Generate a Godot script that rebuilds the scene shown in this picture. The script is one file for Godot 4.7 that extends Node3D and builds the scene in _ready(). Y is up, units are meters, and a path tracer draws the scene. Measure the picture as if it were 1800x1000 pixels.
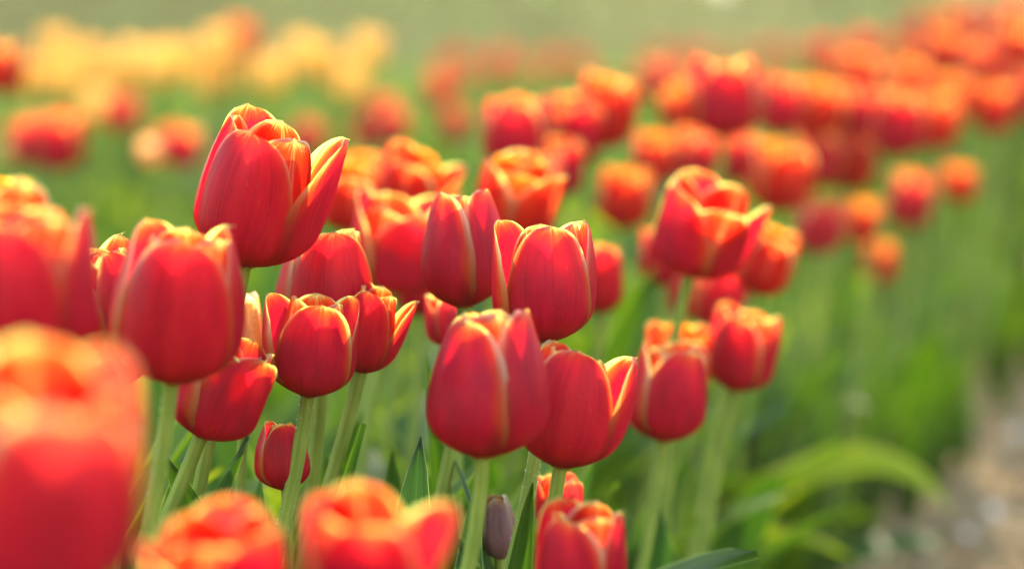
extends Node3D
# A tulip field in back light: a near bed of red, yellow-edged tulips, a bare path on the right, further beds and a wood behind.

const gold_fleck := Color(0.95, 0.62, 0.45)
const F := 4250.0            # focal length in pixels of a picture 1000 pixels high (102 mm on a 24 mm high sensor)
var cam: Camera3D
var eye: Transform3D
var rng := RandomNumberGenerator.new()
var names := {}
var M := {}
var wobble := FastNoiseLite.new()

# ---------------------------------------------------------------- helpers
func numbered(called: String) -> String:
	var n: int = names.get(called, 0)
	names[called] = n + 1
	return called if n == 0 else "%s_%03d" % [called, n]

func tag(o: Node3D, label: String, category: String, group := "", kind := "") -> void:
	if label: o.set_meta("label", label)
	if category: o.set_meta("category", category)
	if group: o.set_meta("group", group)
	if kind: o.set_meta("kind", kind)

func thing(called: String, label: String, category: String, at: Vector3, group := "") -> Node3D:
	var o := Node3D.new()
	o.name = numbered(called)
	add_child(o)
	o.position = at
	tag(o, label, category, group)
	return o

func part(called: String, mesh: Mesh, m: Material, parent: Node, t := Transform3D()) -> MeshInstance3D:
	var o := MeshInstance3D.new()
	o.name = called
	o.mesh = mesh
	if m: o.material_override = m
	o.transform = t
	parent.add_child(o, true)
	return o

func ordinal(k: int) -> String:
	var ones := ["first", "second", "third", "fourth", "fifth", "sixth", "seventh", "eighth", "ninth", "tenth", "eleventh", "twelfth", "thirteenth", "fourteenth", "fifteenth", "sixteenth", "seventeenth", "eighteenth", "nineteenth"]
	if k < 19: return ones[k]
	var tens: String = ["twenty", "thirty", "forty", "fifty"][(k + 1) / 10 - 2]
	return tens.trim_suffix("y") + "ieth" if (k + 1) % 10 == 0 else tens + "-" + ones[(k + 1) % 10 - 1]

func at(x: float, y: float, d: float) -> Vector3:      # the point d metres down the view that stands at this place of an 1800 x 1000 picture
	return eye * Vector3((x - 900.0) / F * d, -(y - 500.0) / F * d, -d)

func grid_mesh(pts: PackedVector3Array, uvs: PackedVector2Array, nu: int, nv: int) -> ArrayMesh:
	var nrm := PackedVector3Array()
	nrm.resize(pts.size())
	var row := nv + 1
	for i in nu + 1:
		for j in row:
			var a: Vector3 = pts[mini(i + 1, nu) * row + j] - pts[maxi(i - 1, 0) * row + j]
			var b: Vector3 = pts[i * row + mini(j + 1, nv)] - pts[i * row + maxi(j - 1, 0)]
			if b.length() < 1e-7 and i > 0: b = pts[(i - 1) * row + nv] - pts[(i - 1) * row]
			nrm[i * row + j] = b.cross(a).normalized()
	var idx := PackedInt32Array()
	for i in nu:
		for j in nv:
			var k := i * row + j
			idx.append_array(PackedInt32Array([k, k + row, k + 1, k + 1, k + row, k + row + 1]))
	var arr := []
	arr.resize(Mesh.ARRAY_MAX)
	arr[Mesh.ARRAY_VERTEX] = pts
	arr[Mesh.ARRAY_NORMAL] = nrm
	arr[Mesh.ARRAY_TEX_UV] = uvs
	arr[Mesh.ARRAY_INDEX] = idx
	var m := ArrayMesh.new()
	m.add_surface_from_arrays(Mesh.PRIMITIVE_TRIANGLES, arr)
	return m

func joined(list: Array) -> ArrayMesh:                  # [[mesh, transform], ...] as one mesh
	var st := SurfaceTool.new()
	st.begin(Mesh.PRIMITIVE_TRIANGLES)
	for e in list: st.append_from(e[0], 0, e[1])
	return st.commit()

# ---------------------------------------------------------------- the parts of a tulip
# A petal facing +Z, its base at the origin, y up. c: length, radius of the cup, radius at the rim (of that radius), half width, lean outwards, curl of the tip, roll of the edges
func petal_mesh(c: Dictionary, nu: int, nv: int, seed_: float) -> ArrayMesh:
	var L: float = c.len
	var R: float = c.r * L
	var rim: float = c.rim
	var W: float = c.w * L
	var lean: float = c.get("lean", 0.0)
	var tip: float = c.get("tip", 0.0)
	var roll: float = c.get("roll", 0.0)
	var pts := PackedVector3Array()
	var uvs := PackedVector2Array()
	for i in nu + 1:
		var s := float(i) / nu
		var u := lerpf(s, sin(s * PI / 2.0), 0.55)
		var r: float
		if u < 0.42: r = R * (0.04 + 0.96 * (1.0 - pow(1.0 - u / 0.42, 2.1)))
		else: r = R * (1.0 - (1.0 - rim) * pow((u - 0.42) / 0.58, 1.9))
		var y := L * (0.12 * u + 0.88 * pow(u, 1.32))
		var w: float
		w = maxf(0.30 * (1.0 - u), pow(maxf(0.0, sin(PI * pow(u, 0.90))), 0.46)) * W
		if i == nu: w = 0.012 * L
		var rc := maxf(r * 0.88, 0.16 * R)
		for j in nv + 1:
			var v := (float(j) / nv) * 2.0 - 1.0
			var a := clampf(v * w / rc, -2.0, 2.0)
			var n1 := wobble.get_noise_3d(u * 55.0, v * 40.0, seed_)
			var n2 := wobble.get_noise_3d(u * 150.0, v * 30.0, seed_ + 37.0)
			var out := (n1 * 0.040 * (0.25 + v * v) + n2 * 0.010 * v * v) * L * smoothstep(0.15, 0.8, u)
			out += roll * L * pow(absf(v), 3.0) * u * u + 0.026 * L * v * smoothstep(0.05, 0.4, u)
			out += tip * L * pow(maxf(0.0, (u - 0.66) / 0.34), 2.0)
			out -= 0.012 * L * exp(-v * v * 60.0) * smoothstep(0.2, 0.7, u)
			var p := Vector3(rc * sin(a), y, r - rc + rc * cos(a) + out)
			p.y += (L * 0.012 * n2 + 0.006 * L * exp(-v * v * 30.0)) * smoothstep(0.86, 1.0, u)
			var f := lean * smoothstep(0.0, 0.75, u)
			p = Vector3(p.x, p.y * cos(f) - p.z * sin(f) * 0.6, p.z * cos(f) + p.y * sin(f))
			pts.append(p)
			uvs.append(Vector2((v + 1.0) * 0.5, 1.0 - u))
	return grid_mesh(pts, uvs, nu, nv)

func tube_mesh(line: PackedVector3Array, r0: float, r1: float, sides: int, seed_ := 0.0) -> ArrayMesh:
	var pts := PackedVector3Array()
	var uvs := PackedVector2Array()
	var n := line.size() - 1
	var side := Vector3(1, 0, 0)
	for i in n + 1:
		var dir := (line[mini(i + 1, n)] - line[maxi(i - 1, 0)]).normalized()
		side = (side - dir * side.dot(dir)).normalized()
		var up := dir.cross(side)
		var r := lerpf(r0, r1, float(i) / n) * (1.0 + 0.12 * wobble.get_noise_2d(i * 9.0, seed_ * 13.0))
		for j in sides + 1:
			var a := TAU * j / sides
			pts.append(line[i] + (side * cos(a) + up * sin(a)) * r)
			uvs.append(Vector2(float(j) / sides, float(i) / n * 6.0))
	return grid_mesh(pts, uvs, n, sides)

func bezier(a: Vector3, b: Vector3, c: Vector3, d: Vector3, n: int) -> PackedVector3Array:
	var out := PackedVector3Array()
	for i in n + 1: out.append(a.bezier_interpolate(b, c, d, float(i) / n))
	return out

# A leaf that rises from the origin and bends towards +Z
func leaf_mesh(L: float, W: float, start: float, arch: float, fold: float, twist: float, nu: int, nv: int, seed_: float) -> ArrayMesh:
	var pts := PackedVector3Array()
	var uvs := PackedVector2Array()
	var p := Vector3.ZERO
	for i in nu + 1:
		var s := float(i) / nu
		var ang := start + arch * pow(s, 1.7)
		var dir := Vector3(0, cos(ang), sin(ang))
		if i > 0: p += dir * L / nu
		var w := W * pow(maxf(0.0, sin(PI * pow(s * 0.93 + 0.07, 0.80))), 0.68)
		if i == nu: w = W * 0.01
		var nor := Vector3(0, -sin(ang), cos(ang))
		var tw := twist * s
		var side := Vector3(1, 0, 0).rotated(dir, tw)
		nor = nor.rotated(dir, tw)
		var fo := fold * (1.0 - 0.55 * s)
		for j in nv + 1:
			var v := float(j) / nv * 2.0 - 1.0
			var wave := wobble.get_noise_3d(s * 45.0, signf(v) * 20.0, seed_ * 7.0) * 0.35 * W * v * v * smoothstep(0.1, 0.5, s)
			var c := absf(v)
			pts.append(p + side * v * w * cos(fo * c) - nor * (c * w * sin(fo * c) - wave) * 1.0)
			uvs.append(Vector2((v + 1.0) * 0.5, 1.0 - s))
	return grid_mesh(pts, uvs, nu, nv)

# ---------------------------------------------------------------- textures and materials
func petal_image(core: Color, mid: Color, edge: Color, cream: Color, margin: float, rib: float, seed_: int, wide := 288, tall := 448) -> ImageTexture:
	var im := Image.create(wide, tall, false, Image.FORMAT_RGB8)
	var n := FastNoiseLite.new()
	n.seed = seed_
	n.frequency = 0.02
	var lop := 0.05 if seed_ % 2 == 0 else -0.06
	for y in tall:
		var u := 1.0 - (y + 0.5) / tall
		for x in wide:
			var v := (x + 0.5) / wide * 2.0 - 1.0
			var c := absf(v)
			# veins fan outwards from the midrib
			var fan := v / (0.55 + 0.5 * u)
			var streak := n.get_noise_2d(fan * 1500.0, u * 22.0) * 0.5 + n.get_noise_2d(fan * 4200.0 + 500.0, u * 40.0) * 0.55
			var broad := n.get_noise_2d(v * 60.0 + 900.0, u * 55.0)
			# how far in from the edge, counting the tip as an edge too
			var top := (1.0 - u) * 2.6
			var inn := minf(1.0 - c, top + 0.10)
			var m := margin * maxf(0.25, 0.50 + 0.75 * u + 0.8 * broad)
			inn += streak * 0.32 + broad * 0.08 + v * lop
			var k := 1.0 - smoothstep(m * 0.35, m * 1.15, inn)
			var k2 := 1.0 - smoothstep(m * 0.7, 0.10 + m * 2.6, inn)
			var col := core.lerp(mid, clampf(k2 * 0.95 + 0.35 * broad, 0.0, 1.0))
			col = col.lerp(edge.lerp(cream, smoothstep(0.45, 0.95, u)), clampf(k, 0.0, 1.0))
			var base := 1.0 - smoothstep(0.015, 0.10 + 0.05 * streak, u)
			col = col.lerp(Color(0.86, 0.62, 0.12), base * 0.85)
			if rib > 0.0:
				var ln := exp(-pow((c - 0.035) / 0.018, 2.0)) * smoothstep(0.35, 0.6, u) * rib
				col = col.lerp(cream, clampf(ln, 0.0, 0.8))
			var sh := 0.96 + 0.34 * streak + 0.20 * broad
			im.set_pixel(x, y, Color(clampf(col.r * sh, 0, 1), clampf(col.g * sh, 0, 1), clampf(col.b * sh, 0, 1)))
	# a few nicks and pale flecks along the veins
	var r := RandomNumberGenerator.new()
	r.seed = seed_ * 31
	for k in 14:
		var cx := r.randi_range(int(wide * 0.15), int(wide * 0.85))
		var cy := r.randi_range(int(tall * 0.1), int(tall * 0.85))
		var long := r.randi_range(1, 9) * tall / 448.0
		var fat := r.randf_range(0.6, 2.0) * wide / 288.0
		for y in range(maxi(0, int(cy - long * 2)), mini(tall, int(cy + long * 2))):
			for x in range(maxi(0, int(cx - fat * 2)), mini(wide, int(cx + fat * 2 + 1))):
				var q := pow((x - cx) / maxf(fat, 0.4), 2.0) + pow((y - cy) / maxf(long, 0.4), 2.0)
				im.set_pixel(x, y, im.get_pixel(x, y).lerp(gold_fleck, exp(-q) * 0.55))
	return ImageTexture.create_from_image(im)

func streak_image(a: Color, b: Color, rim: Color, fine: float, seed_: int, wide := 128, tall := 256) -> ImageTexture:
	var im := Image.create(wide, tall, false, Image.FORMAT_RGB8)
	var n := FastNoiseLite.new()
	n.seed = seed_
	n.frequency = 0.02
	for y in tall:
		var u := 1.0 - (y + 0.5) / tall
		for x in wide:
			var v := (x + 0.5) / wide * 2.0 - 1.0
			var s := n.get_noise_2d(v * fine, u * 15.0) * 0.8 + n.get_noise_2d(v * 90.0 + 700.0, u * 120.0) * 0.7
			var col := a.lerp(b, clampf(0.5 + s, 0.0, 1.0))
			col = col.lerp(rim, smoothstep(0.90, 0.98, absf(v)) * 0.9)
			im.set_pixel(x, y, col)
	return ImageTexture.create_from_image(im)

func vein_bump(fine: float, seed_: int) -> ImageTexture:
	var im := Image.create(192, 192, false, Image.FORMAT_RGB8)
	var n := FastNoiseLite.new()
	n.seed = seed_
	n.frequency = 0.02
	for y in 192:
		var u := 1.0 - (y + 0.5) / 192.0
		for x in 192:
			var v := (x + 0.5) / 192.0 * 2.0 - 1.0
			var fan := v / (0.55 + 0.5 * u)
			var g := clampf(0.5 + 0.45 * n.get_noise_2d(fan * fine, u * 25.0) + 0.35 * n.get_noise_2d(fan * fine * 2.4 + 333.0, u * 30.0), 0.0, 1.0)
			im.set_pixel(x, y, Color(g, g, g))
	return ImageTexture.create_from_image(im)

func sheet(tex: Texture2D, through: Color, rough: float, bump: Texture2D = null, deep := 0.0, shine := 0.33) -> StandardMaterial3D:
	var m := StandardMaterial3D.new()
	m.albedo_texture = tex
	m.roughness = rough
	m.cull_mode = BaseMaterial3D.CULL_DISABLED
	m.backlight_enabled = true
	m.backlight = through
	m.texture_repeat = false
	m.metallic_specular = shine
	if bump:
		m.heightmap_enabled = true
		m.heightmap_texture = bump
		m.heightmap_scale = deep
	return m

func plain(c: Color, rough: float) -> StandardMaterial3D:
	var m := StandardMaterial3D.new()
	m.albedo_color = c.linear_to_srgb()
	m.roughness = rough
	m.metallic_specular = 0.25
	return m

func noise_tex(freq: float, ramp: Gradient, seed_: int, size := 512, octaves := 5) -> NoiseTexture2D:
	var t := NoiseTexture2D.new()
	var n := FastNoiseLite.new()
	n.seed = seed_
	n.frequency = freq
	n.fractal_octaves = octaves
	t.noise = n
	t.width = size
	t.height = size
	t.seamless = true
	if ramp: t.color_ramp = ramp
	return t

func ramp(stops: Array) -> Gradient:
	var g := Gradient.new()
	var o := PackedFloat32Array()
	var c := PackedColorArray()
	for s in stops:
		o.append(s[0])
		c.append(s[1])
	g.offsets = o
	g.colors = c
	return g

func make_materials() -> void:
	var veins := vein_bump(900.0, 5)
	var glow := Color(1.0, 1.27, 0.66)
	var crimson := Color(0.95, 0.06, 0.28)
	var scarlet := Color(0.98, 0.31, 0.15)
	var gold := Color(0.97, 0.60, 0.34)
	var cream := Color(0.99, 0.87, 0.80)
	M.outer = sheet(petal_image(crimson, scarlet, gold, cream, 0.14, 0.0, 11), glow, 0.42, veins, 0.04)
	M.outer_plain = sheet(petal_image(Color(0.95, 0.065, 0.25), Color(0.98, 0.28, 0.16), Color(0.96, 0.54, 0.22), cream, 0.09, 0.0, 12), glow, 0.42, veins, 0.04)
	M.inner = sheet(petal_image(Color(0.96, 0.11, 0.14), Color(0.97, 0.26, 0.13), gold, cream, 0.18, 0.45, 13), glow, 0.45, veins, 0.04)
	M.pink = sheet(petal_image(Color(0.96, 0.15, 0.30), Color(0.97, 0.22, 0.25), Color(0.95, 0.52, 0.32), cream, 0.15, 0.0, 14), glow, 0.42, veins, 0.04)
	M.orange = sheet(petal_image(Color(0.97, 0.19, 0.10), Color(0.98, 0.36, 0.12), Color(0.97, 0.50, 0.24), Color(0.98, 0.74, 0.52), 0.17, 0.0, 15, 96, 128), glow, 0.45)
	M.yellow = sheet(petal_image(Color(0.92, 0.66, 0.22), Color(0.92, 0.69, 0.26), Color(0.94, 0.74, 0.34), Color(0.95, 0.78, 0.4), 0.2, 0.0, 16, 96, 128), Color(0.85, 0.78, 0.55), 0.45)
	M.pale = sheet(petal_image(Color(0.90, 0.72, 0.50), Color(0.93, 0.72, 0.36), gold, cream, 0.3, 0.0, 17, 96, 128), Color(1.2, 1.1, 0.9), 0.45, veins, 0.04)
	M.bud = sheet(petal_image(Color(0.38, 0.25, 0.23), Color(0.38, 0.31, 0.20), Color(0.42, 0.42, 0.22), Color(0.5, 0.46, 0.3), 0.12, 0.0, 18, 96, 128), Color(0.7, 0.6, 0.4), 0.5, veins, 0.04)
	for p in [M.outer, M.outer_plain, M.pink]:
		p.metallic_specular = 0.44
		p.roughness = 0.33
	M.pistil = plain(Color(0.45, 0.5, 0.16), 0.5)
	M.stem = sheet(streak_image(Color(0.34, 0.41, 0.14), Color(0.44, 0.48, 0.19), Color(0.44, 0.48, 0.19), 260.0, 21, 64, 128), Color(0.55, 0.55, 0.10), 0.5, null, 0.0, 0.15)
	M.stem.texture_repeat = true
	M.hair = plain(Color(0.85, 0.85, 0.78), 0.5)
	M.hair.cull_mode = BaseMaterial3D.CULL_DISABLED
	M.hair.backlight_enabled = true
	M.hair.backlight = Color(1, 1, 1)
	var ribs := vein_bump(1500.0, 6)
	var leafy := Color(0.98, 1.02, 0.07)
	M.leaf = sheet(streak_image(Color(0.15, 0.25, 0.06), Color(0.23, 0.33, 0.10), Color(0.50, 0.56, 0.32), 500.0, 31), leafy, 0.42, ribs, 0.05, 0.20)
	M.leaf_b = sheet(streak_image(Color(0.19, 0.29, 0.03), Color(0.28, 0.37, 0.05), Color(0.58, 0.62, 0.30), 500.0, 32), leafy, 0.45, ribs, 0.05, 0.20)
	M.leaf_c = sheet(streak_image(Color(0.13, 0.23, 0.13), Color(0.21, 0.33, 0.21), Color(0.50, 0.56, 0.40), 500.0, 33), leafy, 0.38, ribs, 0.05, 0.20)
	M.leaf_y = sheet(streak_image(Color(0.40, 0.47, 0.03), Color(0.50, 0.53, 0.05), Color(0.66, 0.62, 0.36), 500.0, 34), leafy, 0.45, ribs, 0.05, 0.20)

# ---------------------------------------------------------------- plants
func cup(o: Dictionary, k: int) -> Dictionary:          # the shape of petal k (even: outer, odd: inner) of the tulip o
	var inner := k % 2 == 1
	var c := {"len": o.len * (0.97 if inner else 1.0) * rng.randf_range(0.95, 1.03), "r": o.r * (0.90 if inner else 1.0), "rim": o.rim * 0.92 * rng.randf_range(0.9, 1.1), "w": o.r * rng.randf_range(1.10, 1.24),
		"lean": rng.randf_range(-0.05, 0.0) if inner else rng.randf_range(-0.01, 0.06), "tip": rng.randf_range(-0.03, 0.02), "roll": rng.randf_range(-0.03, 0.02)}
	if o.has("flare") and o.flare.has(k): c.merge({"lean": o.flare[k], "roll": -0.02, "tip": 0.03}, true)
	return c

func head_basis(o: Dictionary) -> Basis:
	return Basis(Vector3(0, 0, 1), -deg_to_rad(o.tilt)) * Basis(Vector3(1, 0, 0), deg_to_rad(o.nod)) * Basis(Vector3(0, 1, 0), deg_to_rad(o.turn))

func add_leaf(parent: Node3D, turn: float, L: float, W: float, start: float, arch: float, mat: Material, near := true) -> void:
	var lf := leaf_mesh(L, W, start, arch, rng.randf_range(0.3, 0.9), rng.randf_range(-0.7, 0.7), 18 if near else 8, 8 if near else 4, rng.randf() * 100.0)
	part("leaf", lf, mat, parent, Transform3D(Basis(Vector3(0, 1, 0), turn), Vector3(sin(turn) * 0.004, 0, cos(turn) * 0.004)))

func leaf_mat() -> Material:
	return [M.leaf, M.leaf, M.leaf_b, M.leaf_c][rng.randi() % 4]

func hairs(line: PackedVector3Array, r: float, parent: Node3D) -> void:
	var st := SurfaceTool.new()
	st.begin(Mesh.PRIMITIVE_TRIANGLES)
	for i in 2600:
		var s := rng.randf() * (line.size() - 1.001)
		var p := line[int(s)].lerp(line[int(s) + 1], s - int(s))
		var a := rng.randf() * TAU
		var out := Vector3(cos(a), rng.randf_range(-0.3, 0.3), sin(a)).normalized()
		var side := Vector3(-sin(a), 0, cos(a)).lerp(Vector3(0, 1, 0), rng.randf()).normalized() * 0.00008
		var q := p + out * r * 0.97
		st.add_vertex(q - side)
		st.add_vertex(q + out * rng.randf_range(0.0004, 0.0008))
		st.add_vertex(q + side)
	st.generate_normals()
	tag(part("stem_hair", st.commit(), M.hair, parent), "", "", "", "stuff")

# One tulip of the near bed. x, y: where its head meets the stem in the picture; d: how far down the view; px: the head's length in the picture
func tulip(x: float, y: float, d: float, px: float, tilt: float, turn: float, o: Dictionary, label: String) -> void:
	o = {"r": 0.40, "rim": 0.78, "nod": 4.0, "tone": "red", "foot": x - 0.16 * (1000.0 - y) * 1.0, "leaves": 2, "group": "red tulips with yellow edged petals"}.merged(o, true)
	o.merge({"tilt": tilt, "turn": turn, "len": px / F * d}, true)
	rng.seed = int(x * 31.0 + y * 17.0 + d * 1000.0)
	var neck := at(x, y, d)
	var low := at(o.foot, 1000.0, d) if y < 960.0 else neck + Vector3(-0.02, -0.1, 0)
	var g := neck + (low - neck) * (neck.y / (neck.y - low.y))
	var reach := Vector2(g.x - neck.x, g.z - neck.z)
	if reach.length() > 0.16: reach = reach.normalized() * 0.16
	g = Vector3(neck.x + reach.x, 0.0, neck.z + reach.y)
	var t := thing("tulip" if o.tone != "bud" else "tulip_bud", label, "tulip" if o.tone != "bud" else "tulip bud", g, o.group)
	if d < 1.76:
		var brief := label
		for stop in [",", " below", " tucked", " standing", " behind", " peeping", " low", " on a", " at the", " right of", " half", " leaning", " pressed", " cut", " just", " between", " with a pale", " and flaring", " with a soft", " beside", " above", " right above", " right behind", " out"]:
			if brief.find(stop) > 0: brief = brief.left(brief.find(stop))
		shorts.append([g, " ".join(brief.split(" ").slice(0, 6))])
	var hb := head_basis(o)
	var up := hb.y
	var b := neck - g
	var bend := b - up * 0.11 * (1.0 if b.y > 0.2 else 0.5)
	if o.has("foot_seen"): bend = b.lerp(low - g, 0.30)
	var line := bezier(Vector3.ZERO, Vector3(0, b.y * 0.3, 0).lerp(b * 0.35, 0.7), bend, b + up * 0.002, 22)
	var sr: float = o.get("stem", 0.0031)
	part("stem", tube_mesh(line, sr * 1.15, sr, 14, x), M.stem, t)
	if o.get("hairy", false): hairs(line, sr, t)
	var near: bool = d < 1.75
	var ht := Transform3D(hb, b)
	for k in 6:
		var c := cup(o, k)
		var mesh := petal_mesh(c, 26 if near else 12, 18 if near else 8, x * 0.37 + k * 11.3)
		var m: Material
		match o.tone:
			"red": m = M.inner if k % 2 == 1 else (M.outer_plain if k == 0 and o.get("full", true) else M.outer)
			"edged": m = M.inner if k % 2 == 1 else M.outer
			"pink": m = M.inner if k % 2 == 1 else M.pink
			"orange": m = M.orange if k % 2 == 1 else M.inner
			"mixed": m = M.inner if k % 2 == 1 else M.pink
			"pale": m = M.pale
			"bud": m = M.bud
		part("petal", mesh, m, t, ht * Transform3D(Basis(Vector3(0, 1, 0), k * PI / 3.0), Vector3.ZERO))
	if o.tone != "bud" and near:
		part("pistil", tube_mesh(bezier(Vector3.ZERO, Vector3(0, 0.1, 0) * o.len, Vector3(0, 0.3, 0) * o.len, Vector3(0, 0.42, 0) * o.len, 6), 0.06 * o.len, 0.05 * o.len, 8), M.pistil, t, ht)
	for k in int(o.leaves):
		add_leaf(t, rng.randf() * TAU, rng.randf_range(0.20, 0.30), rng.randf_range(0.014, 0.026), rng.randf_range(0.08, 0.3), rng.randf_range(0.1, 0.9), leaf_mat(), near)

# A tulip too far off to show its parts: head, stem and leaves in one mesh of three materials
var far_kinds := {}
func far_tulip_mesh(tone: String, variant: int) -> ArrayMesh:
	var key := tone + str(variant)
	if far_kinds.has(key): return far_kinds[key]
	rng.seed = variant * 77 + tone.length() * 1013
	var o := {"len": 0.066, "r": rng.randf_range(0.38, 0.46), "rim": rng.randf_range(0.7, 1.0), "tilt": 0.0, "nod": 0.0, "turn": 0.0}
	var outer := []
	var inner := []
	for k in 6:
		var e := [petal_mesh(cup(o, k), 9, 6, k * 7.0 + variant * 31.0), Transform3D(Basis(Vector3(0, 1, 0), k * PI / 3.0), Vector3(0, 0.43, 0))]
		if k % 2 == 0: outer.append(e)
		else: inner.append(e)
	var green := [[tube_mesh(bezier(Vector3.ZERO, Vector3(0.01, 0.15, 0), Vector3(-0.01, 0.3, 0), Vector3(0, 0.432, 0), 6), 0.0035, 0.003, 6), Transform3D()]]
	for k in 3:
		green.append([leaf_mesh(rng.randf_range(0.22, 0.30), rng.randf_range(0.018, 0.028), 0.2, rng.randf_range(0.2, 0.8), 0.5, rng.randf_range(-0.6, 0.6), 7, 4, k * 3.0 + variant), Transform3D(Basis(Vector3(0, 1, 0), rng.randf() * TAU), Vector3.ZERO)])
	var mesh := joined(outer)
	for rest in [inner, green]:
		var st := SurfaceTool.new()
		st.begin(Mesh.PRIMITIVE_TRIANGLES)
		for e in rest: st.append_from(e[0], 0, e[1])
		mesh = st.commit(mesh)
	mesh.surface_set_material(0, {"red": M.outer, "orange": M.orange, "yellow": M.yellow, "pink": M.pink}[tone])
	mesh.surface_set_material(1, {"red": M.inner, "orange": M.inner, "yellow": M.yellow, "pink": M.inner}[tone])
	mesh.surface_set_material(2, M.leaf_b)
	far_kinds[key] = mesh
	return mesh

func far_tulip(head: Vector3, tone: String, label: String, group: String) -> void:   # head: the middle of the flower
	var o := MeshInstance3D.new()
	rng.seed = int(absf(head.x) * 9973.0 + absf(head.z) * 7919.0)
	o.mesh = far_tulip_mesh(tone, rng.randi() % 4)
	o.name = numbered("tulip")
	var s := clampf(head.y / 0.465, 0.8, 1.25)
	var turn := rng.randf() * TAU
	add_child(o)
	o.transform = Transform3D(Basis(Vector3(1, 0, 0), rng.randf_range(-0.08, 0.1)) * Basis(Vector3(0, 0, 1), rng.randf_range(-0.2, 0.06)) * Basis(Vector3(0, 1, 0), turn).scaled(Vector3.ONE * s), Vector3.ZERO)
	var top := o.transform.basis * Vector3(0, 0.465, 0)
	o.position = Vector3(head.x - top.x, -0.005, head.z - top.z)
	tag(o, label, "tulip", group)

func shoot(x: float, y: float, d: float, L: float, W: float, turn: float, arch: float, lean: float, twist: float, mat: Material, label: String) -> void:
	# a single-leaf plant: its tip stands at (x, y)
	var mesh := leaf_mesh(L, W, 0.03, arch, 0.55, twist, 26, 10, x)
	var bz := Basis(Vector3(0, 0, 1), -lean) * Basis(Vector3(0, 1, 0), turn)
	var v0: PackedVector3Array = mesh.surface_get_arrays(0)[Mesh.ARRAY_VERTEX]
	L *= (at(x, y, d).y + 0.01) / (bz * v0[v0.size() - 6]).y           # as long as it takes to grow from the ground
	mesh = leaf_mesh(L, W, 0.03, arch, 0.55, twist, 26, 10, x)
	var v: PackedVector3Array = mesh.surface_get_arrays(0)[Mesh.ARRAY_VERTEX]
	var tip := bz * v[v.size() - 6]
	var o := part(numbered("tulip_leaf"), mesh, mat, self, Transform3D(bz, at(x, y, d) - tip))
	tag(o, label, "leaf", "single tulip leaves standing between the stems")

func inside(bed: int, along: float, across: float) -> Vector3:    # beds run 15 degrees to the right of the view; bed 0 is the near one
	return Vector3(0.36 + 0.238 * (along - 2.34) - 0.80 * bed - across, 0, -along)

# ---------------------------------------------------------------- the scene
func _ready() -> void:
	# camera
	eye = Transform3D(Basis(Vector3(0, 0, 1), deg_to_rad(-1.2)), Vector3.ZERO)
	eye = Transform3D(Basis(Vector3(1, 0, 0), -atan(440.0 / F)) * eye.basis, Vector3(0, 0.55, 0))
	cam = Camera3D.new()
	cam.name = "camera"
	var lens := CameraAttributesPhysical.new()
	lens.frustum_focal_length = 102.0
	lens.frustum_focus_distance = 1.06
	lens.frustum_near = 0.05
	lens.frustum_far = 400.0
	lens.exposure_aperture = 4.7
	cam.attributes = lens
	add_child(cam)
	cam.transform = eye
	cam.current = true
	# sky, air and exposure
	var we := WorldEnvironment.new()
	we.name = "world_environment"
	var e := Environment.new()
	e.background_mode = Environment.BG_SKY
	var sm := ProceduralSkyMaterial.new()
	sm.sky_top_color = Color(0.55, 0.66, 0.84)
	sm.sky_horizon_color = Color(0.93, 0.90, 0.84)
	sm.sky_curve = 0.18
	sm.sky_energy_multiplier = 1.55
	sm.ground_bottom_color = Color(0.30, 0.33, 0.22)
	sm.ground_horizon_color = Color(0.55, 0.55, 0.42)
	sm.sun_angle_max = 30.0
	var sky := Sky.new()
	sky.sky_material = sm
	e.sky = sky
	e.tonemap_mode = Environment.TONE_MAPPER_LINEAR
	e.tonemap_exposure = 3.4
	e.sdfgi_enabled = true
	e.ssao_enabled = true
	e.ssil_enabled = true
	e.fog_enabled = true
	e.fog_density = 0.0032
	e.fog_light_color = Color(1.0, 0.96, 0.62)
	we.environment = e
	add_child(we)
	# the sun, behind the flowers and a little to the left
	var sun := DirectionalLight3D.new()
	sun.name = "sun"
	sun.light_energy = 1.35
	sun.light_color = Color(1.0, 0.93, 0.80)
	sun.light_angular_distance = 0.5
	sun.shadow_enabled = true
	add_child(sun)
	sun.basis = Basis.looking_at(-Vector3(0.04, 0.66, -1.0).normalized(), Vector3.UP)

	wobble.seed = 3
	wobble.frequency = 0.02
	make_materials()
	ground()
	woods()
	near_tulips()
	middle_tulips()
	beds()
	shoots()
	far_tulips()

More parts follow.
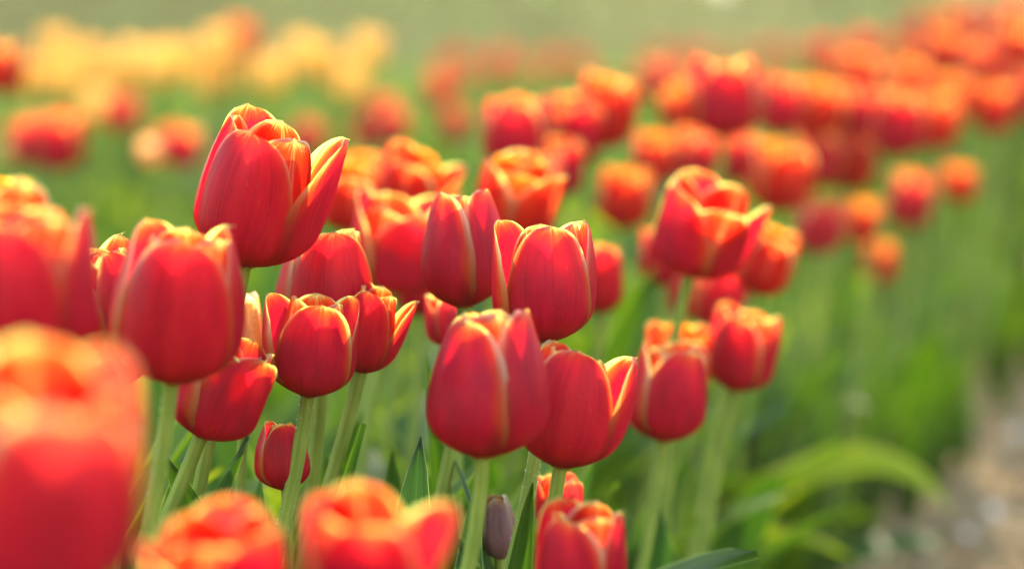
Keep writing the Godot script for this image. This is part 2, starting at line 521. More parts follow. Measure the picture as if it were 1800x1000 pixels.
func ground() -> void:
	var soil := StandardMaterial3D.new()
	soil.albedo_texture = noise_tex(0.02, ramp([[0.0, Color(0.30, 0.23, 0.14)], [0.45, Color(0.42, 0.335, 0.215)], [0.75, Color(0.51, 0.42, 0.28)], [1.0, Color(0.60, 0.51, 0.36)]]), 41)
	soil.heightmap_enabled = true
	soil.heightmap_texture = noise_tex(0.03, null, 42)
	soil.heightmap_scale = 2.0
	soil.uv1_triplanar = true
	soil.uv1_world_triplanar = true
	soil.uv1_scale = Vector3.ONE * 1.3
	soil.roughness = 0.95
	soil.metallic_specular = 0.1
	var st := SurfaceTool.new()
	st.begin(Mesh.PRIMITIVE_TRIANGLES)
	# bare ground round the beds, gently uneven
	var nx := 90
	var nz := 110
	var pts := PackedVector3Array()
	var uvs := PackedVector2Array()
	for i in nz + 1:
		for j in nx + 1:
			var x := -6.0 + 12.0 * j / nx
			var z := 2.0 - 16.0 * i / nz
			pts.append(Vector3(x, 0.02 * wobble.get_noise_2d(x * 160.0, z * 160.0) + 0.018 * wobble.get_noise_2d(x * 600.0, z * 600.0) - 0.012, z))
			uvs.append(Vector2(x, z))
	tag(part("bare_soil", grid_mesh(pts, uvs, nz, nx), soil, self), "", "", "", "structure")
	var turf := StandardMaterial3D.new()
	turf.albedo_texture = noise_tex(0.015, ramp([[0.0, Color(0.28, 0.36, 0.16)], [0.5, Color(0.38, 0.46, 0.20)], [1.0, Color(0.50, 0.52, 0.28)]]), 43)
	turf.uv1_triplanar = true
	turf.uv1_world_triplanar = true
	turf.uv1_scale = Vector3.ONE * 0.2
	turf.roughness = 0.95
	var pm := PlaneMesh.new()
	pm.size = Vector2(600, 600)
	tag(part("ground", pm, turf, self, Transform3D(Basis(), Vector3(0, -0.06, 0))), "", "", "", "structure")
	# grass beyond the beds
	var blades := []
	rng.seed = 91
	for k in 9:
		var a := rng.randf() * TAU
		blades.append([leaf_mesh(rng.randf_range(0.07, 0.16), 0.004, 0.1, rng.randf_range(0.1, 0.9), 0.2, 0.4, 4, 2, k), Transform3D(Basis(Vector3(0, 1, 0), a), Vector3(rng.randf_range(-0.05, 0.05), 0, rng.randf_range(-0.05, 0.05)))])
	var spots: Array[Transform3D] = []
	for k in 22000:
		var d := 7.0 + 34.0 * pow(rng.randf(), 1.4)
		var x := rng.randf_range(-0.29, 0.29) * d
		spots.append(Transform3D(Basis(Vector3(0, 1, 0), rng.randf() * TAU).scaled(Vector3.ONE * rng.randf_range(0.8, 1.9)), Vector3(x, -0.06, -d)))
	scatter("meadow_grass", joined(blades), M.leaf_b, spots, "sunlit grass growing beyond the tulip beds", "grass")
	# clods of earth on the path
	spots = []
	var clod := lump(0.5, 8, 5.0)
	for k in 1500:
		var d := rng.randf_range(2.0, 6.5)
		var p := inside(0, d, -rng.randf_range(-0.1, 0.8))
		spots.append(Transform3D(Basis.from_euler(Vector3(rng.randf() * TAU, rng.randf() * TAU, 0)).scaled(Vector3(1, 0.8, 1) * rng.randf_range(0.003, 0.013) * (1.0 if rng.randf() < 0.9 else 1.6)), p + Vector3(0, -0.004, 0)))
	scatter("soil_clods", clod, soil, spots, "pale crumbly clods of earth along the bare path", "soil")

func lump(r: float, n: int, seed_: float) -> ArrayMesh:
	var pts := PackedVector3Array()
	var uvs := PackedVector2Array()
	for i in n + 1:
		var th := PI * i / n
		for j in n + 1:
			var ph := TAU * j / n
			var q := Vector3(sin(th) * cos(ph), -cos(th), sin(th) * sin(ph))
			pts.append(q * r * (1.0 + 0.5 * wobble.get_noise_3d(q.x * 50.0 + seed_, q.y * 50.0, q.z * 50.0)))
			uvs.append(Vector2(float(j) / n, float(i) / n))
	return grid_mesh(pts, uvs, n, n)

func scatter(called: String, mesh: Mesh, m: Material, spots: Array[Transform3D], label: String, category: String) -> void:
	var mm := MultiMesh.new()
	mm.transform_format = MultiMesh.TRANSFORM_3D
	mm.mesh = mesh
	mm.instance_count = spots.size()
	for k in spots.size(): mm.set_instance_transform(k, spots[k])
	var o := MultiMeshInstance3D.new()
	o.name = numbered(called)
	o.multimesh = mm
	o.material_override = m
	add_child(o)
	tag(o, label, category, "", "stuff")

func woods() -> void:
	var bark := plain(Color(0.13, 0.11, 0.085), 0.9)
	var greens := [plain(Color(0.045, 0.075, 0.02), 0.6), plain(Color(0.13, 0.16, 0.05), 0.6), plain(Color(0.22, 0.20, 0.08), 0.6)]
	for g in greens:
		g.metallic_specular = 0.12
		g.cull_mode = BaseMaterial3D.CULL_DISABLED
		g.backlight_enabled = true
		g.backlight = Color(0.55, 0.56, 0.12)
	var where := [[-8.2, 33.0, 7.0, 0], [-5.6, 30.0, 6.0, 0], [-3.6, 33.0, 6.5, 1], [-0.9, 32.0, 7.0, 1], [0.55, 33.0, 6.0, 2], [1.9, 36.0, 7.0, 2], [3.3, 31.0, 6.0, 2], [5.2, 35.0, 6.5, 2], [7.6, 34.0, 6.5, 2]]
	var kinds := ["dark green tree at the far left end of the wood", "dark green tree behind the left end of the yellow tulips", "mid green tree behind the middle of the yellow tulips", "mid green tree behind the right end of the yellow tulips",
		"pale olive tree with a grey trunk behind the centre of the field", "pale olive tree right of the centre of the field", "pale olive tree above the clump of four red tulips", "olive tree above the large red clump on the right", "olive tree at the far right end of the wood"]
	greens[0].backlight = Color(0.22, 0.34, 0.06)
	for k in where.size():
		var w: Array = where[k]
		rng.seed = 500 + k
		var t := thing("tree", kinds[k], "tree", Vector3(w[0] * 1.5, -0.06, -w[1] - 19.0), "trees of the wood behind the field")
		var h: float = w[2]
		part("trunk", tube_mesh(bezier(Vector3.ZERO, Vector3(0.1, h * 0.3, 0), Vector3(-0.15, h * 0.5, 0.1), Vector3(0.1, h * 0.85, 0), 8), 0.24, 0.05, 9, k), bark, t)
		for q in 4:
			var y0 := h * rng.randf_range(0.25, 0.6)
			var a := rng.randf() * TAU
			var e := Vector3(cos(a) * h * 0.22, y0 + h * 0.2, sin(a) * h * 0.22)
			part("limb", tube_mesh(bezier(Vector3(0, y0, 0), Vector3(0, y0 + 0.1, 0).lerp(e, 0.3), e * 0.7 + Vector3(0, y0 * 0.3, 0), e, 5), 0.07, 0.02, 6, q), bark, t)
		var clumps := []
		for q in 18:
			var a := rng.randf() * TAU
			var rr := h * 0.28 * sqrt(rng.randf())
			clumps.append([Vector3(cos(a) * rr, h * rng.randf_range(0.36, 0.95), sin(a) * rr), h * rng.randf_range(0.08, 0.15)])
		tag(part("crown", leaf_cloud(clumps, 90, 0.16), greens[w[3]], t), "", "", "", "stuff")
	# the undergrowth at the wood's edge, one bush beside the other
	var n := 38
	for k in n:
		rng.seed = 640 + k
		var x := -10.6 + 21.2 * k / (n - 1.0)
		var d := 43.0 + 4.0 * rng.randf()
		var side := "left" if k < 15 else ("middle" if k < 25 else "right")
		var tone := 0 if k < 11 else (1 if k < 18 or rng.randf() < 0.3 else 2)
		var tall := rng.randf_range(1.5, 2.9)
		var t := thing("bush", "%s bush, %s from the left along the wood's edge" % [["dark green", "mid green", "pale olive"][tone], ordinal(k)], "bush", Vector3(x, -0.06, -d), "bushes along the wood's edge")
		part("stem", tube_mesh(bezier(Vector3.ZERO, Vector3(0.02, 0.3, 0), Vector3(-0.05, 0.6, 0), Vector3(0.05, 1.0, 0), 5), 0.04, 0.012, 6, k), bark, t)
		var clumps := []
		for q in 16:
			clumps.append([Vector3(rng.randf_range(-0.8, 0.8), rng.randf_range(0.15, tall), rng.randf_range(-0.5, 0.5)), rng.randf_range(0.32, 0.55)])
		tag(part("foliage", leaf_cloud(clumps, 190, 0.12), greens[tone], t), "", "", "", "stuff")

func leaf_cloud(clumps: Array, each: int, size: float) -> ArrayMesh:
	var st := SurfaceTool.new()
	st.begin(Mesh.PRIMITIVE_TRIANGLES)
	for c in clumps:
		for z in each:
			var dir := Vector3(rng.randfn(), rng.randfn(), rng.randfn()).normalized()
			var p: Vector3 = c[0] + dir * c[1] * pow(rng.randf(), 0.4)
			if p.y < 0.05: continue
			var b := Basis.from_euler(Vector3(rng.randf() * TAU, rng.randf() * TAU, 0))
			var s := size * rng.randf_range(0.6, 1.3)
			var c4 := [p + b * Vector3(-s * 0.5, 0, 0), p + b * Vector3(0, s, s * 0.2), p + b * Vector3(s * 0.5, 0, 0), p + b * Vector3(0, -s, s * 0.2)]
			for i in [0, 1, 2, 0, 2, 3]: st.add_vertex(c4[i])
	st.generate_normals()
	return st.commit()

# leafy plants without flowers that fill the beds
func beds() -> void:
	var protos := []
	for k in 6:
		rng.seed = 300 + k
		var t := thing("leafy_tulip", "flowerless tulip clump of broad green leaves in the near bed", "plant", Vector3(0, -50, 0), "flowerless leaf clumps filling the near bed")
		for j in 3 + k % 2:
			add_leaf(t, TAU * j / 3.3 + rng.randf(), rng.randf_range(0.20, 0.33), rng.randf_range(0.020, 0.036), rng.randf_range(0.1, 0.5), rng.randf_range(0.2, 1.5), [M.leaf, M.leaf_b, M.leaf_c, M.leaf_b, M.leaf, M.leaf_y][(k + j) % 6])
		protos.append(t)
	rng.seed = 77
	var used := 0
	for k in 225:
		var d := 1.12 + 2.4 * pow(rng.randf(), 1.2)
		var p := inside(0, d, rng.randf_range(0.17, 0.74 + 0.05 * d))
		if absf(p.x) > 0.24 * d + 0.25: continue
		var o: Node3D
		if used < protos.size(): o = protos[used]
		else:
			o = protos[used % protos.size()].duplicate()
			o.name = numbered("leafy_tulip")
			add_child(o)
		used += 1
		o.set_meta("label", clump_label(p, "flowerless clump of upright leaves among the stems of the near bed"))
		o.transform = Transform3D(Basis(Vector3(0, 1, 0), rng.randf() * TAU).scaled(Vector3.ONE * rng.randf_range(0.88, 1.18) * lerpf(1.22, 1.0, smoothstep(1.3, 2.2, d))), Vector3(p.x, -0.004, p.z))
	# low broad clumps where the bed meets the path
	for k in 58:
		var d := 1.75 + 2.9 * rng.randf()
		var p := inside(0, d, rng.randf_range(0.12, 0.36))
		var o: Node3D = protos[k % protos.size()].duplicate()
		o.name = numbered("leafy_tulip")
		add_child(o)
		o.set_meta("label", clump_label(p, "low clump of broad leaves where the near bed meets the path"))
		o.set_meta("group", "low leaf clumps along the path")
		o.transform = Transform3D(Basis(Vector3(0, 1, 0), rng.randf() * TAU) * Basis(Vector3(0, 0, 1), rng.randf_range(-0.3, 0.3)) * Basis.from_scale(Vector3(1.15, 0.75, 1.15)), Vector3(p.x, -0.004, p.z))
	# further along and in the further beds nobody could count them
	var kinds := []
	for k in 4:
		var list := []
		for j in 4:
			list.append([leaf_mesh(rng.randf_range(0.2, 0.32), rng.randf_range(0.022, 0.036), 0.3, rng.randf_range(0.3, 1.5), 0.5, rng.randf_range(-0.6, 0.6), 8, 4, k * 9 + j), Transform3D(Basis(Vector3(0, 1, 0), TAU * j / 4.0 + rng.randf()), Vector3.ZERO)])
		kinds.append(joined(list))
	for k in 4:
		var spots: Array[Transform3D] = []
		for n in 1100:
			var bed := rng.randi_range(0, 5)
			var d := (3.4 if bed == 0 else 2.0) + 12.0 * pow(rng.randf(), 1.5)
			var p := inside(bed, d, rng.randf_range(0.22, 0.68))
			if absf(p.x) > 0.27 * d + 0.6: continue
			spots.append(Transform3D(Basis(Vector3(0, 1, 0), rng.randf() * TAU).scaled(Vector3.ONE * rng.randf_range(0.8, 1.2)), Vector3(p.x, -0.01, p.z)))
		scatter("tulip_foliage", kinds[k], [M.leaf_b, M.leaf, M.leaf_y, M.leaf_c][k], spots, ["mid green tulip leaves massed in the further beds", "blue green tulip leaves massed in the further beds", "yellow green tulip leaves massed in the further beds", "dark tulip leaves massed in the further beds"][k], "foliage")

var shorts := []                                        # [foot, short name] of the tulips of the near bed
var taken := {}
func clump_label(p: Vector3, otherwise: String) -> String:
	var order := range(shorts.size())
	order.sort_custom(func(a, b): return shorts[a][0].distance_squared_to(p) < shorts[b][0].distance_squared_to(p))
	for k in order:
		var q: Vector3 = p - shorts[k][0]
		var where := ("right of" if q.x > 0 else "left of") if absf(q.x) * 2.0 > absf(q.z) else ("behind" if q.z < 0 else "in front of")
		var l := "leaf clump %s the foot of the %s" % [where, shorts[k][1]]
		for far in ["further ", "furthest "]:
			if taken.has(l): l = far + l.trim_prefix("further ")
		if not taken.has(l):
			taken[l] = true
			return l
	return otherwise

func near_tulips() -> void:
	# in focus, left to right
	tulip(430, 466, 1.06, 272, 14, -18, {"r": 0.405, "rim": 0.76, "nod": 12, "foot": 330, "flare": {2: 0.19}, "leaves": 1, "hairy": false}, "tallest sharp red tulip, upper left, its right petal leaning out to a point")
	tulip(300, 672, 0.94, 280, 9, 4, {"r": 0.42, "rim": 0.64, "nod": 10, "foot": 238, "stem": 0.0030, "hairy": true, "flare": {5: -0.02}, "leaves": 1}, "large egg shaped red tulip on a thick hairy stem, below the tallest tulip")
	tulip(352, 768, 1.03, 190, 24, 42, {"r": 0.46, "rim": 0.95, "foot": 240, "tone": "edged", "leaves": 1}, "wide tilted crimson tulip with yellow streaks tucked under the large egg shaped one")
	tulip(428, 645, 1.12, 135, 2, 15, {"r": 0.26, "rim": 0.7, "tone": "pale", "foot": 400, "stem": 0.0024, "leaves": 0}, "narrow cream and yellow tulip peeping out behind the tilted crimson one")
	tulip(568, 628, 1.12, 232, 5, 14, {"r": 0.40, "rim": 0.64, "nod": 7, "foot": 520, "leaves": 1}, "broad red tulip standing behind two smaller sharp ones, below the tallest tulip's right petal")
	tulip(540, 697, 1.055, 186, 9, 8, {"r": 0.43, "rim": 0.86, "foot": 462, "tone": "edged", "flare": {4: 0.22}, "hairy": true, "leaves": 1}, "dark red tulip with an orange edged left petal, left of the lower sharp pair")
	tulip(632, 656, 1.10, 160, 14, -14, {"r": 0.34, "rim": 0.80, "foot": 520, "flare": {2: 0.22}, "leaves": 1}, "slim red tulip with an orange petal leaning right, right one of the lower sharp pair")
	tulip(502, 862, 1.07, 122, -2, 14, {"r": 0.41, "rim": 0.50, "nod": 0, "foot": 500, "stem": 0.0022, "leaves": 1}, "smallest closed red tulip low down behind a leaning stem")
	tulip(815, 541, 1.13, 204, -1, -44, {"r": 0.37, "rim": 0.58, "nod": 2, "foot": 700, "tone": "edged", "leaves": 1}, "red tulip with a yellow slit between front petals, behind the sharp centre one")
	tulip(960, 602, 1.06, 214, 1, 8, {"r": 0.41, "rim": 0.72, "nod": 3, "foot": 858, "tone": "edged", "hairy": true, "flare": {2: 0.12, 4: 0.1}, "leaves": 1}, "sharp crimson tulip with cream petal edges at the centre, on a bright hairy stem")
	tulip(848, 804, 0.97, 262, 3, -34, {"r": 0.43, "rim": 0.58, "nod": 3, "foot": 785, "tone": "edged", "leaves": 1}, "large soft pink red tulip below the centre, left one of the touching pair")
	tulip(985, 822, 1.025, 220, 10, -6, {"r": 0.42, "rim": 0.66, "nod": 3, "foot": 945, "flare": {2: 0.26}, "leaves": 1}, "crimson tulip with a yellow edged right petal, right one of the touching pair")
	tulip(790, 610, 1.22, 95, -6, 30, {"r": 0.38, "foot": 770, "tone": "pink", "leaves": 1}, "half hidden pink tulip behind the large soft pink red one")
	tulip(1165, 776, 1.28, 176, 6, 26, {"r": 0.41, "rim": 0.72, "foot": 1110, "tone": "edged"}, "soft red tulip right of the touching pair, front one of three by the path")
	tulip(1190, 700, 1.40, 132, 4, 5, {"r": 0.45, "rim": 0.98, "foot": 1150, "nod": 12, "tone": "orange"}, "orange edged tulip just behind the front one of three by the path side")
	tulip(1290, 688, 1.42, 146, 12, -24, {"r": 0.42, "rim": 0.92, "foot": 1240, "tone": "edged"}, "blurred orange red tulip, rightmost of three low ones by the path side")
	tulip(1212, 484, 1.36, 176, 15, -44, {"r": 0.50, "rim": 1.05, "foot": 1170, "nod": 14, "tone": "edged", "flare": {1: 0.12, 2: 0.15}}, "wide open red tulip with a cream rim, topmost of the clump right of centre")
	tulip(1325, 515, 1.55, 122, 22, 0, {"r": 0.42, "rim": 0.95, "nod": 14, "tone": "orange"}, "orange rimmed tulip leaning right below the wide open one")
	tulip(1165, 502, 1.62, 104, -4, 0, {"r": 0.36, "rim": 0.75}, "small closed red tulip left of the wide open one")
	tulip(1250, 575, 1.66, 118, 10, 20, {"r": 0.50, "rim": 0.9}, "dark red tulip half hidden under the wide open one")
	tulip(1195, 556, 1.75, 100, 0, 50, {"r": 0.3, "rim": 0.8, "tone": "pink"}, "thin pink red tulip behind the stem of the wide open one")
	# behind the sharp ones
	tulip(690, 510, 1.36, 168, 12, 30, {"r": 0.52, "rim": 1.0, "nod": 14, "tone": "edged", "flare": {2: 0.3, 3: 0.1}}, "open tulip with a white lit top and flaring right petals, right behind the tallest tulip")
	tulip(712, 372, 1.5, 112, 16, -10, {"r": 0.55, "rim": 1.0, "nod": 16, "tone": "orange", "flare": {2: 0.3}}, "blurred open red tulip, topmost of the cluster behind the tallest tulip")
	tulip(606, 402, 1.45, 112, 8, 12, {"r": 0.46, "rim": 1.0, "nod": 16, "tone": "orange"}, "blurred orange tulip pressed against the tallest tulip's right petal")
	tulip(738, 557, 1.5, 128, 0, 0, {"r": 0.34, "rim": 0.8}, "plain red closed tulip with a soft outline left of the yellow slit one")
	tulip(892, 412, 1.42, 138, 14, 60, {"r": 0.52, "rim": 1.0, "nod": 16, "tone": "orange"}, "open pale rimmed tulip right above the pair of sharp tulips at the centre")
	tulip(1056, 552, 1.48, 122, 2, 4, {"r": 0.34, "rim": 0.86}, "closed red tulip peeping out right of the sharp crimson one at the centre")
	tulip(150, 640, 0.98, 190, -3, -10, {"r": 0.37, "rim": 0.7, "leaves": 0, "nod": 8, "tone": "edged"}, "small red tulip squeezed in among the blooms of the left edge")
	tulip(662, 420, 1.62, 112, 4, 25, {"r": 0.46, "rim": 0.95, "nod": 12, "tone": "edged"}, "blurred red tulip deep inside the cluster behind the tallest tulip")
	tulip(632, 372, 1.72, 104, 10, 40, {"r": 0.46, "rim": 0.95, "nod": 12, "tone": "orange"}, "blurred orange tulip at the back left of the cluster behind the tallest tulip")
	tulip(742, 432, 1.55, 112, 14, -20, {"r": 0.44, "rim": 0.9, "nod": 10, "tone": "edged"}, "blurred red tulip at the right side of the cluster behind the tallest tulip")
	tulip(930, 372, 1.7, 104, 10, 10, {"r": 0.46, "rim": 0.95, "nod": 12, "tone": "pink"}, "blurred pink red tulip right behind the open pale rimmed one")
	# close to the lens
	tulip(72, 1040, 0.62, 432, 6, 22, {"r": 0.41, "rim": 0.98, "nod": 15, "tone": "mixed", "leaves": 0}, "huge blurred red tulip with a pale open top at the lower left")
	tulip(52, 640, 0.80, 272, 3, -14, {"r": 0.42, "rim": 0.80, "leaves": 0}, "blurred bright red tulip at the left edge above the huge one")
	tulip(0, 590, 0.86, 282, 2, 40, {"r": 0.36, "rim": 0.80, "tone": "orange", "leaves": 0}, "blurred tulip with a pale shoulder cut off by the left edge")
	tulip(200, 684, 1.05, 262, -5, 20, {"r": 0.36, "rim": 0.72, "leaves": 1, "nod": 10}, "sharp red tulip half hidden between the left edge pair and the large egg shaped one")
	tulip(405, 1112, 0.74, 215, -4, 52, {"r": 0.56, "rim": 0.98, "nod": 14, "tone": "edged", "leaves": 0, "flare": {4: 0.1}}, "blurred open tulip with an orange pointed petal at the bottom edge, left one of two")
	tulip(640, 1106, 0.74, 248, 2, 8, {"r": 0.46, "rim": 1.0, "nod": 12, "tone": "edged", "leaves": 0, "flare": {2: 0.42}}, "blurred open tulip with an orange petal flaring right, right one at the bottom edge")
	tulip(1018, 1075, 0.93, 188, 3, -28, {"r": 0.44, "rim": 0.88, "tone": "edged", "leaves": 0}, "pink red tulip cut off by the bottom edge under the touching pair")
	tulip(985, 935, 1.16, 104, 0, 30, {"r": 0.42, "rim": 0.95, "tone": "pink", "leaves": 1}, "small pink tulip behind the stem of the right one of the touching pair")
	tulip(880, 985, 1.12, 116, -2, 0, {"r": 0.27, "rim": 0.55, "tone": "bud", "foot": 882, "leaves": 0, "group": ""}, "closed mauve green tulip bud beside the bright hairy stem")

func shoots() -> void:
	shoot(738, 768, 1.05, 0.30, 0.0240, 2.7, 0.15, 0.04, 0.3, M.leaf_c, "broad upright blue green leaf with a sharp tip left of the touching pair's stems")
	shoot(432, 765, 1.02, 0.32, 0.0224, 0.4, 0.1, 0.42, 0.5, M.leaf_c, "dark leaf leaning right under the tilted crimson tulip")
	shoot(286, 792, 1.04, 0.30, 0.0224, -2.2, 0.25, -0.22, -0.5, M.leaf, "folded leaf with a pale edge between the two left stems")
	shoot(938, 848, 1.06, 0.28, 0.0168, 2.2, 0.12, 0.02, 0.4, M.leaf, "narrow folded leaf right of the bright hairy stem")
	shoot(640, 745, 1.10, 0.30, 0.0160, 1.2, 0.12, 0.12, 0.6, M.leaf_c, "slim upright leaf right of the slim red tulip's stem")
	shoot(748, 612, 1.16, 0.36, 0.0128, -0.9, 0.1, 0.03, 0.3, M.leaf, "tall thin leaf below the yellow slit tulip")
	shoot(228, 872, 1.0, 0.28, 0.0168, 1.9, 0.2, 0.12, 0.6, M.leaf_b, "short leaf behind the huge blurred tulip's right side")
	shoot(800, 955, 0.98, 0.26, 0.0208, -0.6, 0.5, -0.2, -0.5, M.leaf_c, "curling leaf with a white edge right of the flaring bottom tulip")
	shoot(575, 800, 1.20, 0.31, 0.0224, 2.6, 0.2, 0.05, 0.2, M.leaf_b, "green leaf between the smallest closed tulip and the slim tulip's stem")
	shoot(400, 835, 1.10, 0.30, 0.0176, 0.8, 0.3, -0.3, 0.5, M.leaf_c, "dark narrow leaf leaning left behind the two left stems")
	shoot(690, 790, 1.18, 0.31, 0.0208, 2.8, 0.3, -0.1, 0.4, M.leaf, "blurred blue green leaf between the slim tulip's stem and the sharp upright leaf")
	shoot(770, 740, 1.15, 0.31, 0.0160, -2.4, 0.9, 0.3, 0.5, M.leaf_c, "bent leaf behind the soft pink red tulip's stem")
	shoot(1090, 850, 1.30, 0.31, 0.0256, 0.6, 0.3, 0.1, 0.5, M.leaf_b, "broad soft leaf below the right one of the touching pair")
	shoot(312, 812, 1.09, 0.30, 0.020, 0.7, 0.2, 0.1, 0.5, M.leaf_c, "broad dark leaf between the stem of the egg shaped tulip and its leaning neighbour")
	shoot(458, 835, 1.12, 0.30, 0.020, 2.5, 0.2, -0.08, 0.4, M.leaf_c, "broad dark leaf left of the smallest closed tulip")
	shoot(604, 842, 1.08, 0.30, 0.019, -2.6, 0.2, 0.1, 0.4, M.leaf, "upright green leaf behind the orange petal flaring at the bottom edge")
	shoot(705, 862, 1.12, 0.30, 0.020, 0.3, 0.2, -0.12, 0.5, M.leaf_c, "dark leaf left of the sharp upright one with the pointed tip")
	shoot(835, 850, 1.10, 0.30, 0.018, 2.9, 0.2, 0.05, 0.4, M.leaf_c, "dark leaf behind the stem of the soft pink red tulip")
	shoot(1050, 800, 1.22, 0.30, 0.020, 0.5, 0.3, 0.12, 0.4, M.leaf_c, "dark blue green leaf right below the crimson tulip of the touching pair")
	shoot(1150, 870, 1.32, 0.30, 0.022, -0.4, 0.3, 0.05, 0.4, M.leaf_c, "dark soft leaf under the front one of three by the path")
	shoot(1215, 800, 1.5, 0.30, 0.024, 2.4, 0.5, 0.15, 0.4, M.leaf, "soft green leaf between the stems of the three tulips by the path")
	shoot(345, 780, 1.13, 0.31, 0.0128, 2.9, 0.1, 0.03, 0.2, M.leaf, "pale straight leaf behind the tilted crimson tulip's stem")
	# long leaves arching over the path
	shoot(1512, 776, 1.95, 0.36, 0.042, 0.9, 0.75, 0.42, 0.5, M.leaf_b, "long arching yellow green leaf leaning over the path edge")
	shoot(1672, 900, 2.10, 0.42, 0.038, 1.35, 2.45, 0.0, 0.3, M.leaf_y, "long yellow leaf drooping onto the path at the lower right")
	shoot(1480, 680, 2.2, 0.34, 0.034, 2.2, 0.5, 0.1, 0.4, M.leaf_b, "upright pale leaf behind the arching ones at the path edge")
	shoot(1400, 705, 1.9, 0.30, 0.026, 1.1, 0.9, 0.1, 0.4, M.leaf_c, "blue green curled leaf left of the arching ones at the path edge")
	shoot(1500, 985, 1.9, 0.24, 0.032, 1.2, 1.5, 0.5, 0.3, M.leaf_y, "low yellow green leaf at the bottom of the path edge")
	shoot(1330, 740, 1.75, 0.30, 0.026, 0.5, 0.9, 0.15, 0.5, M.leaf_b, "broad bright leaf under the rightmost of three low tulips")
	shoot(1590, 700, 2.6, 0.30, 0.036, 0.9, 1.2, 0.25, 0.4, M.leaf_y, "yellowish leaf bending right above the arching ones")
	shoot(1380, 830, 1.7, 0.30, 0.026, 0.3, 1.0, 0.1, -0.5, M.leaf_c, "blue green folded leaf at the foot of the arching ones")
	shoot(1250, 900, 1.5, 0.30, 0.022, 0.9, 0.7, 0.1, 0.5, M.leaf_b, "soft green leaf low in front of the three tulips by the path side")

func middle_tulips() -> void:
	var red := "red tulips with yellow edged petals"
	var list := [
		[905, 300, 1.78, 130, 2, 0, "edged", "dark red tulip with a lit rim, leftmost of the clump above centre"],
		[995, 292, 1.85, 128, 8, 30, "edged", "red tulip with a pale crown in the middle of the clump above centre"],
		[1050, 258, 1.9, 128, 14, 10, "orange", "open orange red tulip, topmost of the clump above centre"],
		[978, 342, 1.78, 100, 6, 40, "edged", "small dark red tulip hanging lowest in the clump above centre"],
		[1092, 402, 1.95, 108, 8, 0, "orange", "lone round orange tulip left of the wide open one"],
		[1272, 242, 1.88, 138, 4, 0, "edged", "dark red tulip with a pale top, nearest of the large clump at the upper right"],
		[1210, 235, 2.3, 90, -10, 30, "orange", "pale orange tulip left behind the dark red pale topped one"],
		[1150, 322, 2.1, 88, 4, 0, "orange", "orange tulip with a bright disc on it, leftmost of the row under the large clump"],
		[1215, 318, 2.15, 92, 2, 30, "pink", "pink red tulip, second of the row under the large clump"],
		[1290, 322, 2.2, 92, 0, 0, "pink", "pink red tulip, third of the row under the large clump"],
		[1365, 372, 2.1, 130, 6, 20, "orange", "tall orange topped tulip, fourth of the row under the large clump"],
		[1430, 330, 2.35, 100, 8, 0, "edged", "red tulip, fifth of the row under the large clump"],
		[1492, 335, 2.4, 100, 6, 20, "orange", "orange red tulip, last of the row under the large clump"],
		[1365, 235, 2.2, 100, 10, 0, "edged", "red tulip right beside the dark red pale topped one"],
		[1425, 240, 2.35, 100, 12, 20, "orange", "orange tulip in the middle of the large clump at the upper right"],
		[1485, 250, 2.4, 100, 10, 40, "edged", "pale orange red tulip on the right side of the large clump"],
		[1570, 275, 2.3, 118, 8, 0, "edged", "red tulip with a pale rim standing right of the large clump"],
		[1640, 262, 2.6, 98, 6, 10, "orange", "orange red tulip behind the pale rimmed one right of the large clump"],
		[1510, 172, 2.9, 80, 4, 0, "orange", "orange tulip alone above the large clump at the upper right"],
		[1432, 446, 2.3, 98, 10, 0, "pink", "pinkish tulip hanging under the large clump, left one of the low four"],
		[1515, 432, 2.5, 82, 4, 10, "orange", "small deep orange tulip, second of the low four by the path"],
		[1592, 400, 2.6, 100, 6, 0, "pink", "soft pink tulip, third and tallest of the low four by the path"],
		[1545, 496, 2.4, 72, 4, 0, "orange", "lowest small orange red tulip of the low four by the path"],
		[1688, 356, 2.7, 68, 2, 0, "orange", "lone small round orange tulip rightmost above the path"],
		[1600, 190, 3.0, 80, 6, 0, "orange", "orange tulip left in the upper right corner cluster"],
		[1670, 215, 2.9, 84, 6, 20, "orange", "orange red tulip lowest in the upper right corner cluster"],
		[1745, 235, 2.9, 88, 4, 0, "orange", "orange tulip at the right edge under the corner cluster"],
		[1720, 160, 3.1, 84, 6, 40, "edged", "red tulip in the middle of the upper right corner cluster"],
		[1780, 130, 3.1, 90, 4, 0, "orange", "orange red tulip at the right edge of the corner cluster"],
		[1660, 130, 3.3, 76, 4, 0, "orange", "soft orange tulip in the left top of the corner cluster"],
		[1775, 80, 3.4, 76, 4, 20, "pink", "pink red tulip in the topmost right corner"],
		[1800, 205, 3.0, 84, 4, 0, "edged", "red tulip cut off by the right edge"],
		[100, 300, 2.5, 104, 6, 0, "edged", "large blurred dark red tulip at the left below the yellow row"],
		[60, 290, 2.7, 86, -4, 0, "pink", "blurred red tulip at the far left below the yellow row"],
		[322, 295, 3.0, 76, 6, 0, "edged", "blurred red tulip left of the tallest sharp tulip"],
		[300, 288, 3.3, 66, 0, 30, "pink", "faint red tulip just left of the blurred one beside the tallest tulip"],
		[5, 165, 2.7, 88, 0, 0, "orange", "orange red tulip cut off by the left edge beside the yellow row"],
	]
	for e in list:
		tulip(e[0], e[1], e[2], e[3], e[4], e[5], {"r": 0.45, "rim": 0.95, "nod": 10.0, "tone": e[6], "leaves": 3, "group": red}, e[7])

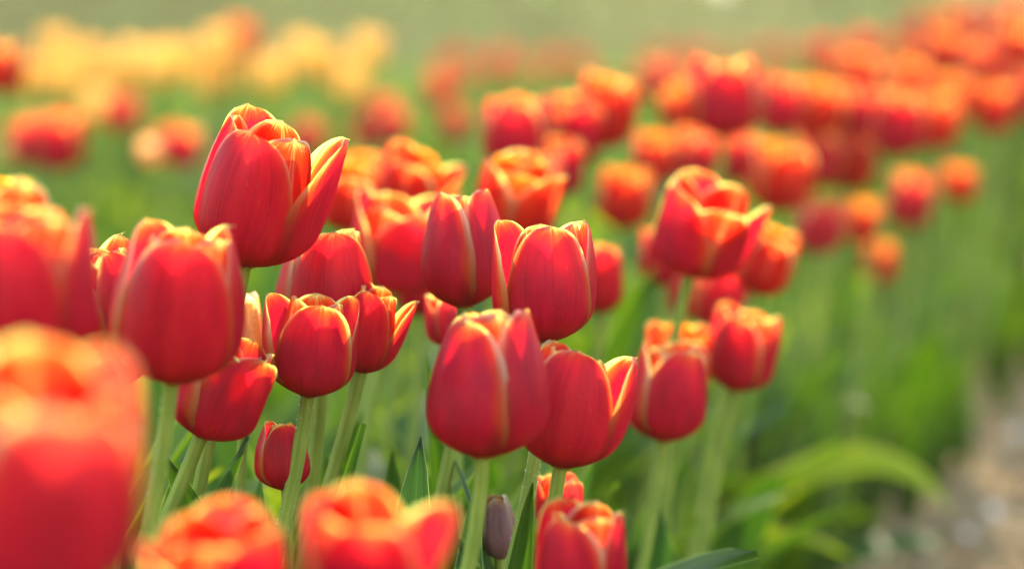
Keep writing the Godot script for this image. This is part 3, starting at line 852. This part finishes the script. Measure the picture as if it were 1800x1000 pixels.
func far_tulips() -> void:
	rng.seed = 5
	var y := "yellow tulips in a row behind"
	var spots := []
	for k in 24:
		spots.append([30.0 + 600.0 * (k + rng.randf() * 0.9) / 24.0, rng.randf_range(72, 132), rng.randf_range(4.2, 5.4)])
	for k in spots.size():
		far_tulip(at(spots[k][0], spots[k][1], spots[k][2]), "yellow", "golden yellow tulip, %s from the left in the blurred yellow row" % ordinal(k), y)
	far_tulip(at(645, 76, 4.6), "yellow", "golden yellow tulip standing alone at the right end of the yellow row", y)
	far_tulip(at(420, 55, 4.8), "orange", "orange tulip rising out of the yellow row", "")
	far_tulip(at(170, 178, 4.0), "yellow", "pale yellow tulip hanging below the left part of the yellow row", y)
	far_tulip(at(215, 190, 3.8), "pink", "faded pink tulip below the left part of the yellow row", "")
	var single := [[668, 180, 3.8, "dark red blurred tulip right below the lone yellow one"], [690, 215, 3.6, "faded red tulip under the dark red one below the lone yellow tulip"], [772, 155, 4.4, "faded red tulip second right of the lone yellow one"], [800, 200, 4.0, "faint red tulip between the yellow row and the clump above centre"],
		[540, 225, 3.6, "faded red tulip just right of the tallest tulip's tip"], [640, 225, 4.2, "faint red tulip behind the cluster right of the tallest tulip"], [1155, 135, 3.6, "faded red tulip above the lone round orange one"]]
	for s in single: far_tulip(at(s[0], s[1], s[2]), "red", s[3], "")
	rng.seed = 16
	for k in 34:
		var x := 1440.0 + 400.0 * (k + 0.5) / 34.0
		var d := rng.randf_range(3.2, 5.6)
		far_tulip(at(x, rng.randf_range(60, 190) - (x - 1440.0) * 0.10 + 20.0 * (4.4 - d), d), "orange" if rng.randf() < 0.55 else "red", "blurred orange red tulip, %s from the left in the band to the upper right corner" % ordinal(k), "tulips of the band at the upper right")
	# pale specks that the lens turns into discs
	tulip(30, 286, 2.7, 42, 0, 0, {"tone": "pale", "leaves": 1, "stem": 0.002, "group": "", "r": 0.5, "nod": 20.0}, "tiny pale opening tulip at the far left, a round disc of light")
	tulip(265, 288, 2.7, 44, 0, 0, {"tone": "pale", "leaves": 1, "stem": 0.002, "group": "", "r": 0.5, "nod": 20.0}, "tiny pale opening tulip left of the tallest one, a round disc of light")
	var white := plain(Color(0.34, 0.28, 0.20), 0.5)
	var stones := [[1672, 775, "pale pebble at the path edge above the drooping leaf"], [1785, 765, "pale pebble on the path by the right edge"], [1512, 988, "pale pebble at the path edge in the bottom right"], [1745, 905, "pale pebble on the path in the lower right corner"], [1700, 940, "pale pebble on the path beside the drooping leaf's tip"]]
	for k in stones.size():
		var dir := (at(stones[k][0], stones[k][1], 1.0) - eye.origin)
		var p := eye.origin - dir * (eye.origin.y / dir.y) * 0.99
		var o := part(numbered("pebble"), lump(0.008 + 0.002 * (k % 2), 10, k * 9.0), white, self, Transform3D(Basis.from_euler(Vector3(k, k * 2.0, 0)), p))
		tag(o, stones[k][2], "pebble", "pale pebbles on the path")
	rng.seed = 6
	var n := 0
	while n < 110:
		var bed := rng.randi_range(0, 4)
		var d := rng.randf_range(6.0, 15.0)
		var p := inside(bed, d, rng.randf_range(0.02, 0.55))
		if p.x < -0.03 * d or p.x > 0.23 * d: continue
		far_tulip(p + Vector3(0, rng.randf_range(0.40, 0.47), 0), "red" if rng.randf() < 0.7 else "pink", "tiny faded red tulip far along the rows", "faded red tulips far along the rows")
		n += 1
